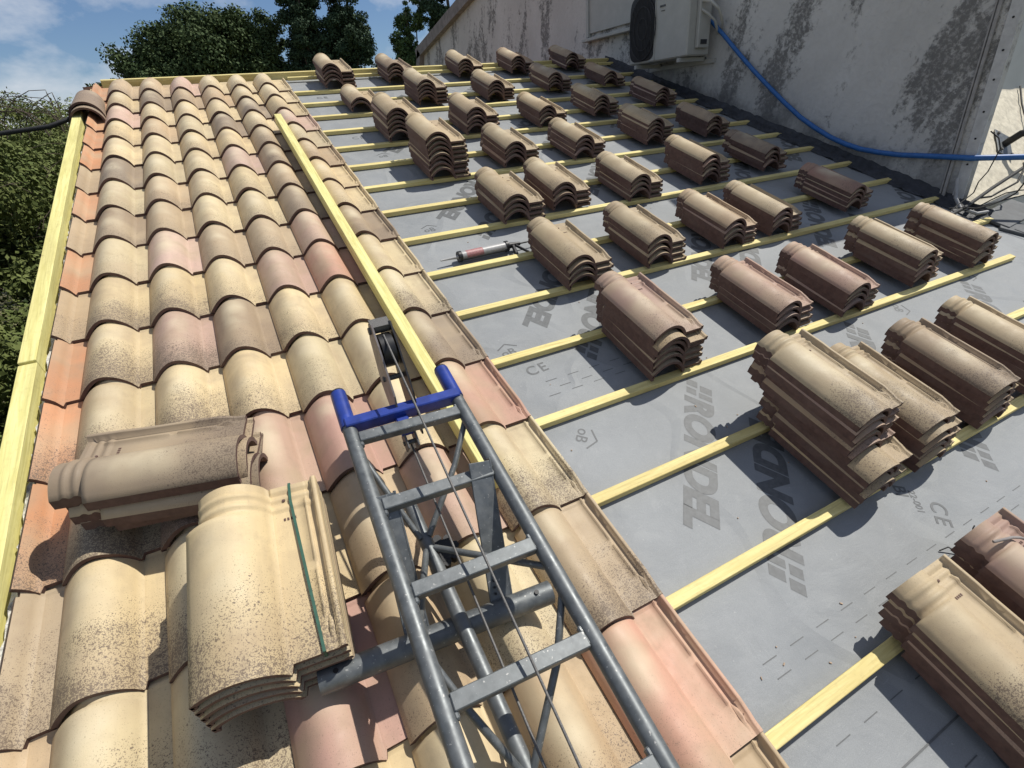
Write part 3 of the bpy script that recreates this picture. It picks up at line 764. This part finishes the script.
b = MB(); b.tube([(.930, .26, .24), (.885, -.566, .262), (.85, -1.9, .25)], .0032, 6); b.build('hoist_cable', STEEL, ho)

# ------------------------------------------------------------------ caulking gun
g = thing('caulking_gun', (1.85, 1.57, -.028), 'caulking gun with a white and red cartridge lying on the grey membrane', 'caulking gun')
gn = .004; A = Vector((1.655, 1.565, gn)); Bq = Vector((1.93, 1.575, gn)); ax = (Bq-A).normalized()
b = MB(); b.tube([A, Bq], .0245, 18); c_ = b.build('cartridge', SILV, g)
b = MB(); b.tube([A+ax*.03, A+ax*.13], .0249, 18, caps=False); lb2 = b.build('label_band', REDP, c_)
b = MB(); b.tube([A-ax*.014, A+ax*.004], .029, 18); b.tube([Bq-ax*.004, Bq+ax*.012], .030, 18)
b.bar(A+Vector((0, -.026, -.006)), Bq+Vector((0, -.026, -.006)), .010, .008); b.build('cradle', BLACKM, g)
b = MB(); b.tube([A-ax*.012, A-ax*.05, A-ax*.115], .01, 10, rs=[.011, .007, .004]); b.build('nozzle', SILV, g)
b = MB(); b.tube([Bq, Bq+ax*.20], .0045, 8); b.tube([Bq+ax*.20, Bq+ax*.21, Bq+ax*.24+Vector((0, 0, .02))], .0045, 8); b.tube([Bq+ax*.01, Bq+ax*.09], .014, 10, rs=[.018, .010]); b.build('plunger_rod', BLACKM, g)
b = MB(); b.bar(Bq+ax*.045, Bq+ax*.025+Vector((0, -.10, -.015)), .018, .02, bev=.004); b.build('handle', BLACKM, g)
b = MB(); b.bar(Bq+ax*.055, Bq+ax*.105+Vector((0, -.085, -.012)), .012, .014, bev=.003); b.build('trigger', BLACKM, g)

# ------------------------------------------------------------------ small loose things
rr = random.Random(31)
tb = MB(); tb.tube([(2.29, -.695, .178), (2.33, -.708, .186), (2.36, -.712, .176), (2.39, -.722, .168), (2.42, -.726, .150), (2.46, -.738, .128), (2.50, -.742, .126), (2.545, -.755, .135), (2.60, -.78, .11), (2.72, -.82, .10)], .0042, 7)
tag(tb.build('twisted_wire', STONE), 'twisted grey wire lying over the pink tile at lower right', 'wire')
for k, (a, c) in enumerate((((2.359, -.634, -.027), (2.407, -.666, -.024)), ((2.506, -.661, -.027), (2.533, -.635, .0)))):
    b = MB(); b.tube([a, ((a[0]+c[0])/2, (a[1]+c[1])/2+.01, (a[2]+c[2])/2+.012), c], .0022, 5)
    tag(b.build('twig', BLACKR), ['short dark twig lying flat left of the pink tile stack', 'short dark twig standing up left of the pink tile stack'][k], 'twig')
b = MB()
for k in range(60):
    u, v = rr.uniform(1.5, 4.6), rr.uniform(-1., 2.2); a = rr.uniform(0, 3); L = rr.uniform(.003, .010)
    b.bar((u, v, -.0295), (u+L*math.cos(a), v+L*math.sin(a), -.0290), rr.uniform(.002, .004), .002)
tag(b.build('debris', m_simple('chips', (.35, .25, .17))), 'tiny clay chips and grit scattered over the grey membrane', 'debris', kind='stuff')
# black service cable past the cap tiles
b = MB(); b.tube([(-.10, 4.50, .06), (-.19, 4.40, .02), (-.35, 4.36, -.02), (-.66, 4.40, -.055), (-1.5, 4.5, -.08), (-5, 5, .2)], .016, 8)
tag(b.build('service_cable', BLACKR), 'black service cable running left from under the cap tiles', 'cable')

# ------------------------------------------------------------------ vegetation
def leaf_arrays(centers, radii, n, size, rs, flat=.0, shell=.55, elong=1.6):
    centers = np.array(centers); radii = np.array(radii)
    w = (radii[:,0]*radii[:,1]+radii[:,1]*radii[:,2]+radii[:,0]*radii[:,2]); w = w/w.sum()
    idx = rs.choice(len(centers), n, p=w)
    d = rs.normal(size=(n, 3)); d /= np.linalg.norm(d, axis=1)[:, None]
    r = shell + (1-shell)*rs.rand(n)**.7 + .10*rs.normal(size=n)
    p = centers[idx] + d*radii[idx]*r[:, None]
    nrm = d*.8 + rs.normal(size=(n, 3))*.7 + np.array([0, 0, .35]); nrm /= np.linalg.norm(nrm, axis=1)[:, None]
    t = np.cross(nrm, rs.normal(size=(n, 3))); t /= np.linalg.norm(t, axis=1)[:, None]; bt = np.cross(nrm, t)
    s = size*(.6+.8*rs.rand(n))[:, None]
    V = np.stack([p - t*s*elong*.5, p - bt*s*.5, p + t*s*elong*.5, p + bt*s*.5], 1)
    return V
def leaf_object(name, V, mat, parent=None, base=(0, 0, 0)):
    n = len(V); me = bpy.data.meshes.new(name); V = V.reshape(-1, 3) - np.array(base)
    me.vertices.add(4*n); me.vertices.foreach_set('co', V.ravel().astype(np.float32))
    me.loops.add(4*n); me.loops.foreach_set('vertex_index', np.arange(4*n, dtype=np.int32))
    me.polygons.add(n); me.polygons.foreach_set('loop_start', np.arange(0, 4*n, 4, dtype=np.int32)); me.polygons.foreach_set('loop_total', np.full(n, 4, dtype=np.int32))
    me.update(); me.validate(); me.materials.append(mat)
    o = bpy.data.objects.new(name, me); COL.objects.link(o)
    if parent is not None: o.parent = parent
    return o
def tree(name, base, crown, nl, size, mat, label, seed, limbs=8, tr=.18, shell=.5, group=None):
    """crown = list of (centre, radii) lobes; each gets leaf clumps on its skin"""
    rs = np.random.RandomState(seed); e = thing(name, base, label, 'tree', group, frame=WORLD)
    cs = []; rd = []
    for (c, r) in crown:
        k = max(26, int(60*(r[0]*r[1]*r[2])**.33))
        d = rs.normal(size=(k, 3)); d /= np.linalg.norm(d, axis=1)[:, None]
        rr_ = rs.uniform(.45, .98, k)[:, None]
        cs += list(np.array(c)+d*np.array(r)*rr_); q = (min(r))*.38
        rd += [(q*a, q*a, q*a*.8) for a in rs.uniform(.6, 1.25, k)]
    V = leaf_arrays(cs, rd, int(nl*1.5), size*.72, rs, shell=.15)
    leaf_object('crown', V, mat, e, base)
    b = MB(); top = max(c[2] for c, r in crown); bx, by, bz = base
    cx = np.mean([c[0] for c, r in crown]); cy = np.mean([c[1] for c, r in crown])
    b.tube([(bx, by, bz), (bx+.1, by, bz+(top-bz)*.35), ((bx+cx)/2, (by+cy)/2, bz+(top-bz)*.65), (cx, cy, top)], tr, 9, rs=[tr*1.3, tr, tr*.7, tr*.2])
    for i in range(limbs):
        c = Vector(cs[rs.randint(len(cs))]); s0 = Vector(((bx+cx)/2, (by+cy)/2, bz+(top-bz)*rs.uniform(.35, .75)))
        b.tube([s0, s0.lerp(c, .5)+Vector((0, 0, .15)), c], tr*.3, 6, rs=[tr*.35, tr*.22, tr*.08])
    b.build('trunk', BARK, e)
    return e
G0 = -4.5
LEAF_P = m_leaf('pine_needles', (.038, .068, .026), (.085, .115, .045))
LEAF_C = m_leaf('cypress_leaves', (.026, .052, .028), (.055, .085, .045))
LEAF_L = m_leaf('poplar_leaves', (.045, .085, .03), (.10, .15, .06))
LEAF_H = m_leaf('hedge_leaves', (.065, .095, .025), (.17, .195, .065))
tree('pine_tree', (1.2, 19.2, G0), [((-.1, 18.9, 2.9), (1.25, 1.3, .95)), ((1.15, 19, 3.45), (1.75, 1.5, 1.15)), ((2.2, 19, 3.2), (1.1, 1.2, 1.15)), ((-.75, 18.8, 2.1), (1.0, 1.1, .75)), ((1.1, 18.6, 2.1), (2.3, 1.3, 1.0))], 80000, .075, LEAF_P, 'broad dark green round pine behind the ridge, left of centre', 1, group=None)
tree('pine_tree', (3.1, 20.2, G0), [((3.0, 19.6, 3.3), (.75, .9, 1.1)), ((3.15, 19.6, 2.1), (1.0, .9, 1.0))], 26000, .075, LEAF_P, 'narrower dark pine standing between the broad pine and the tall cypress', 8)
tree('shrub_tree', (-1.3, 19.5, G0), [((-1.55, 19.2, 2.25), (.75, .8, .6)), ((-.6, 19.2, 1.9), (1.0, .8, .7))], 14000, .075, LEAF_P, 'low green tree at the left foot of the broad pine', 2)
tree('cypress_tree', (4.0, 18.6, G0), [((3.95, 18.5, 4.4), (.62, .6, 2.0)), ((4.0, 18.5, 2.6), (.75, .6, 1.6))], 40000, .06, LEAF_C, 'tall dark narrow cypress rising out of the frame beside the pine', 3)
tree('poplar_tree', (5.0, 18.4, G0), [((4.75, 18.4, 4.2), (.8, .6, 1.7)), ((5.35, 18.3, 3.5), (.6, .6, 1.3)), ((5.1, 18.3, 2.5), (1.1, .6, 1.1)), ((4.9, 18.5, 3.3), (.8, .6, 1.0))], 40000, .065, LEAF_C, 'loose grey-green tree right of the tall cypress with sky showing through', 4)
tree('young_tree', (7.3, 18.2, G0), [((7.0, 18, 3.5), (.4, .4, .6)), ((7.05, 18, 2.8), (.55, .5, .6)), ((7.4, 18, 4.2), (.4, .5, .8))], 12000, .06, LEAF_L, 'light green airy tree in front of the dark cypress near the gable', 5)
tree('cypress_tree', (8.4, 17.2, G0), [((8.3, 17.2, 4.5), (.75, .6, 2.2)), ((8.3, 17.2, 2.6), (.85, .6, 1.6))], 50000, .065, LEAF_C, 'almost black cypress pressed against the gable rake of the stained wall', 6)
# hedge-like tree mass left of the roof
rs = np.random.RandomState(12)
e = thing('evergreen_tree', (-2.2, 4.5, G0), 'bushy olive green tree filling the left edge beside the roof', 'tree', frame=WORLD)
cs = []; rd = []
for i in range(640):
    x = -.55 - 3.2*rs.rand()**1.1; y = rs.uniform(-1.5, 12.5)
    tz = 1.55 + .12*(y-4) + .25*math.sin(1.7*y+x) + .12*math.sin(4.1*y) - (.25 if y > 7 else 0)
    tz -= max(0, (x+1.7))*.75
    z = tz - abs(rs.normal())*.9 - (.25)
    z = max(z, -3.6)
    if x > -.75 - max(0, (z+1.0))*.10: x = -.75 - max(0, (z+1.0))*.10 - rs.rand()*.3
    q = rs.uniform(.16, .34); cs.append((x, y, z)); rd.append((q, q, q*.9))
V = leaf_arrays(cs, rd, 300000, .024, rs, shell=.25, elong=1.9)
leaf_object('crown', V, LEAF_H, e, (-2.2, 4.5, G0))
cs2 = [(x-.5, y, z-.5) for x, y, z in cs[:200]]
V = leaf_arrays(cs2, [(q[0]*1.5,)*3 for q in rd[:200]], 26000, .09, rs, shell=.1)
leaf_object('inner_foliage', V, m_leaf('inner_shade_leaves', (.02, .035, .012), (.04, .06, .02)), e, (-2.2, 4.5, G0))  # leaf colour darkened to paint in the shade inside the crown
b = MB(); rr = random.Random(4)
for i in range(9):
    y = rr.uniform(0, 8); x = rr.uniform(-2.6, -1.2); b.tube([(-2.2+rr.uniform(-.3, .3), 4.5+(y-4.5)*.2, G0), (x-.2, y-.2, -2.2), (x, y, .6)], .06, 7, rs=[.12, .07, .02])
b.build('trunk', BARK, e)
b = MB()
for i in range(60):
    y = rr.uniform(2.4, 7); x = rr.uniform(-1.6, -.65); z = rr.uniform(-.6, 1.2)
    q = Vector((x, y, z)); dd = Vector((rr.uniform(-.3, .6), rr.uniform(-1, .4), rr.uniform(.1, .9))).normalized(); pts = [q]
    for k in range(5): dd = (dd+Vector((rr.uniform(-.3, .3), rr.uniform(-.3, .3), -.28))).normalized(); q = q+dd*.12; pts.append(q)
    b.tube([p if p.x < -.5 else Vector((-.5, p.y, p.z)) for p in pts], .003, 4)
# arching bare twigs over the cable
for i in range(14):
    p0 = Vector((-1.0+rr.uniform(-.3, .3), 5.0+rr.uniform(-.3, .3), 1.25)); R = rr.uniform(.18, .42); pts = []
    for k in range(10): t = math.pi*k/9*rr.uniform(.9, 1.0); pts.append(p0 + Vector((R-R*math.cos(t), rr.uniform(-.02, .02), R*.95*math.sin(t)+rr.uniform(-.01, .01))))
    b.tube([Vector((min(p.x, -.42), p.y, p.z)) for p in pts], .0035, 4)
b.build('branch', BARK, e)

rs = np.random.RandomState(77); cs = [(rs.uniform(-16, 9), rs.uniform(22, 34), rs.uniform(-3, .9)+.5*math.sin(i)) for i in range(260)]
V = leaf_arrays(cs, [(1.1, 1., .8)]*260, 60000, .10, rs, shell=.3)
tag(leaf_object('distant_wood', V, LEAF_P), 'far dark wood behind the separate trees', 'wood', kind='stuff')
# ground
b = MB(); b.add([(-400, -400, G0), (400, -400, G0), (400, 600, G0), (-400, 600, G0)], [(0, 1, 2, 3)])
tag(b.build('ground', m_simple('dry_grass', (.16, .15, .07), .95, .4, .5), frame=WORLD), kind='structure')

# ------------------------------------------------------------------ light, sky
w = bpy.data.worlds.new('World'); S.world = w; w.use_nodes = True; nt = w.node_tree
bg = nt.nodes['Background']; sky = nt.nodes.new('ShaderNodeTexSky'); sky.sky_type = 'NISHITA'; sky.sun_disc = False
sky.sun_elevation = SUN_EL; sky.sun_rotation = math.radians(90); sky.altitude = 100; sky.air_density = 1.0; sky.dust_density = .15; sky.ozone_density = 3.0
tc = nt.nodes.new('ShaderNodeTexCoord'); mp = nt.nodes.new('ShaderNodeMapping'); mp.inputs['Scale'].default_value = (1, 1, 1.9); mp.inputs['Location'].default_value = (3.2, 1.3, .35)
nz = nt.nodes.new('ShaderNodeTexNoise'); nz.inputs['Scale'].default_value = 4.0; nz.inputs['Detail'].default_value = 9; nz.inputs['Roughness'].default_value = .56; nz.inputs['Distortion'].default_value = .15
mr = nt.nodes.new('ShaderNodeMapRange'); mr.inputs[1].default_value = .45; mr.inputs[2].default_value = .62; mr.inputs[3].default_value = 0; mr.inputs[4].default_value = .85
mx = nt.nodes.new('ShaderNodeMix'); mx.data_type = 'RGBA'; mx.inputs[7].default_value = (13., 13.4, 14.2, 1)
L = nt.links.new
L(tc.outputs['Generated'], mp.inputs[0]); L(mp.outputs[0], nz.inputs['Vector']); L(nz.outputs['Fac'], mr.inputs[0]); L(mr.outputs[0], mx.inputs[0]); tint = nt.nodes.new('ShaderNodeMix'); tint.data_type = 'RGBA'; tint.blend_type = 'MULTIPLY'; tint.inputs[0].default_value = 1; tint.inputs[7].default_value = (1.1, 1.22, 1.42, 1); L(sky.outputs[0], tint.inputs[6]); L(tint.outputs[2], mx.inputs[6]); L(mx.outputs[2], bg.inputs[0])
bg.inputs[1].default_value = .058
sl = bpy.data.lights.new('sun', 'SUN'); sl.energy = 4.8; sl.angle = math.radians(.5); sl.color = (1, .96, .88)
so = bpy.data.objects.new('sun', sl); COL.objects.link(so)
d = Vector((math.cos(SUN_EL), 0, math.sin(SUN_EL))); so.rotation_euler = d.to_track_quat('Z', 'Y').to_euler(); so.location = (10, 0, 15)

# ------------------------------------------------------------------ camera (solved from the batten and tile grid)
R = ((0.88223, -0.46594, 0.06754), (-0.27682, -0.62939, -0.72611), (0.38084, 0.6219, -0.68425))
X = Vector(R[0]).normalized(); Z = -Vector(R[2]).normalized(); Y = Z.cross(X).normalized()
cm = Matrix((X, Y, Z)).transposed().to_4x4(); cm.translation = (0.6713, -0.6826, 1.3946)
cd = bpy.data.cameras.new('camera'); cd.sensor_width = 36; cd.lens = 36*513.15/1024; cd.clip_start = .03; cd.clip_end = 2000
co = bpy.data.objects.new('camera', cd); COL.objects.link(co); co.matrix_world = M @ cm; S.camera = co
for o in S.objects:
    if '_b' in o: del o['_b']
S.view_settings.view_transform = 'Standard'; S.view_settings.look = 'None'; S.view_settings.exposure = 0; S.view_settings.gamma = 1
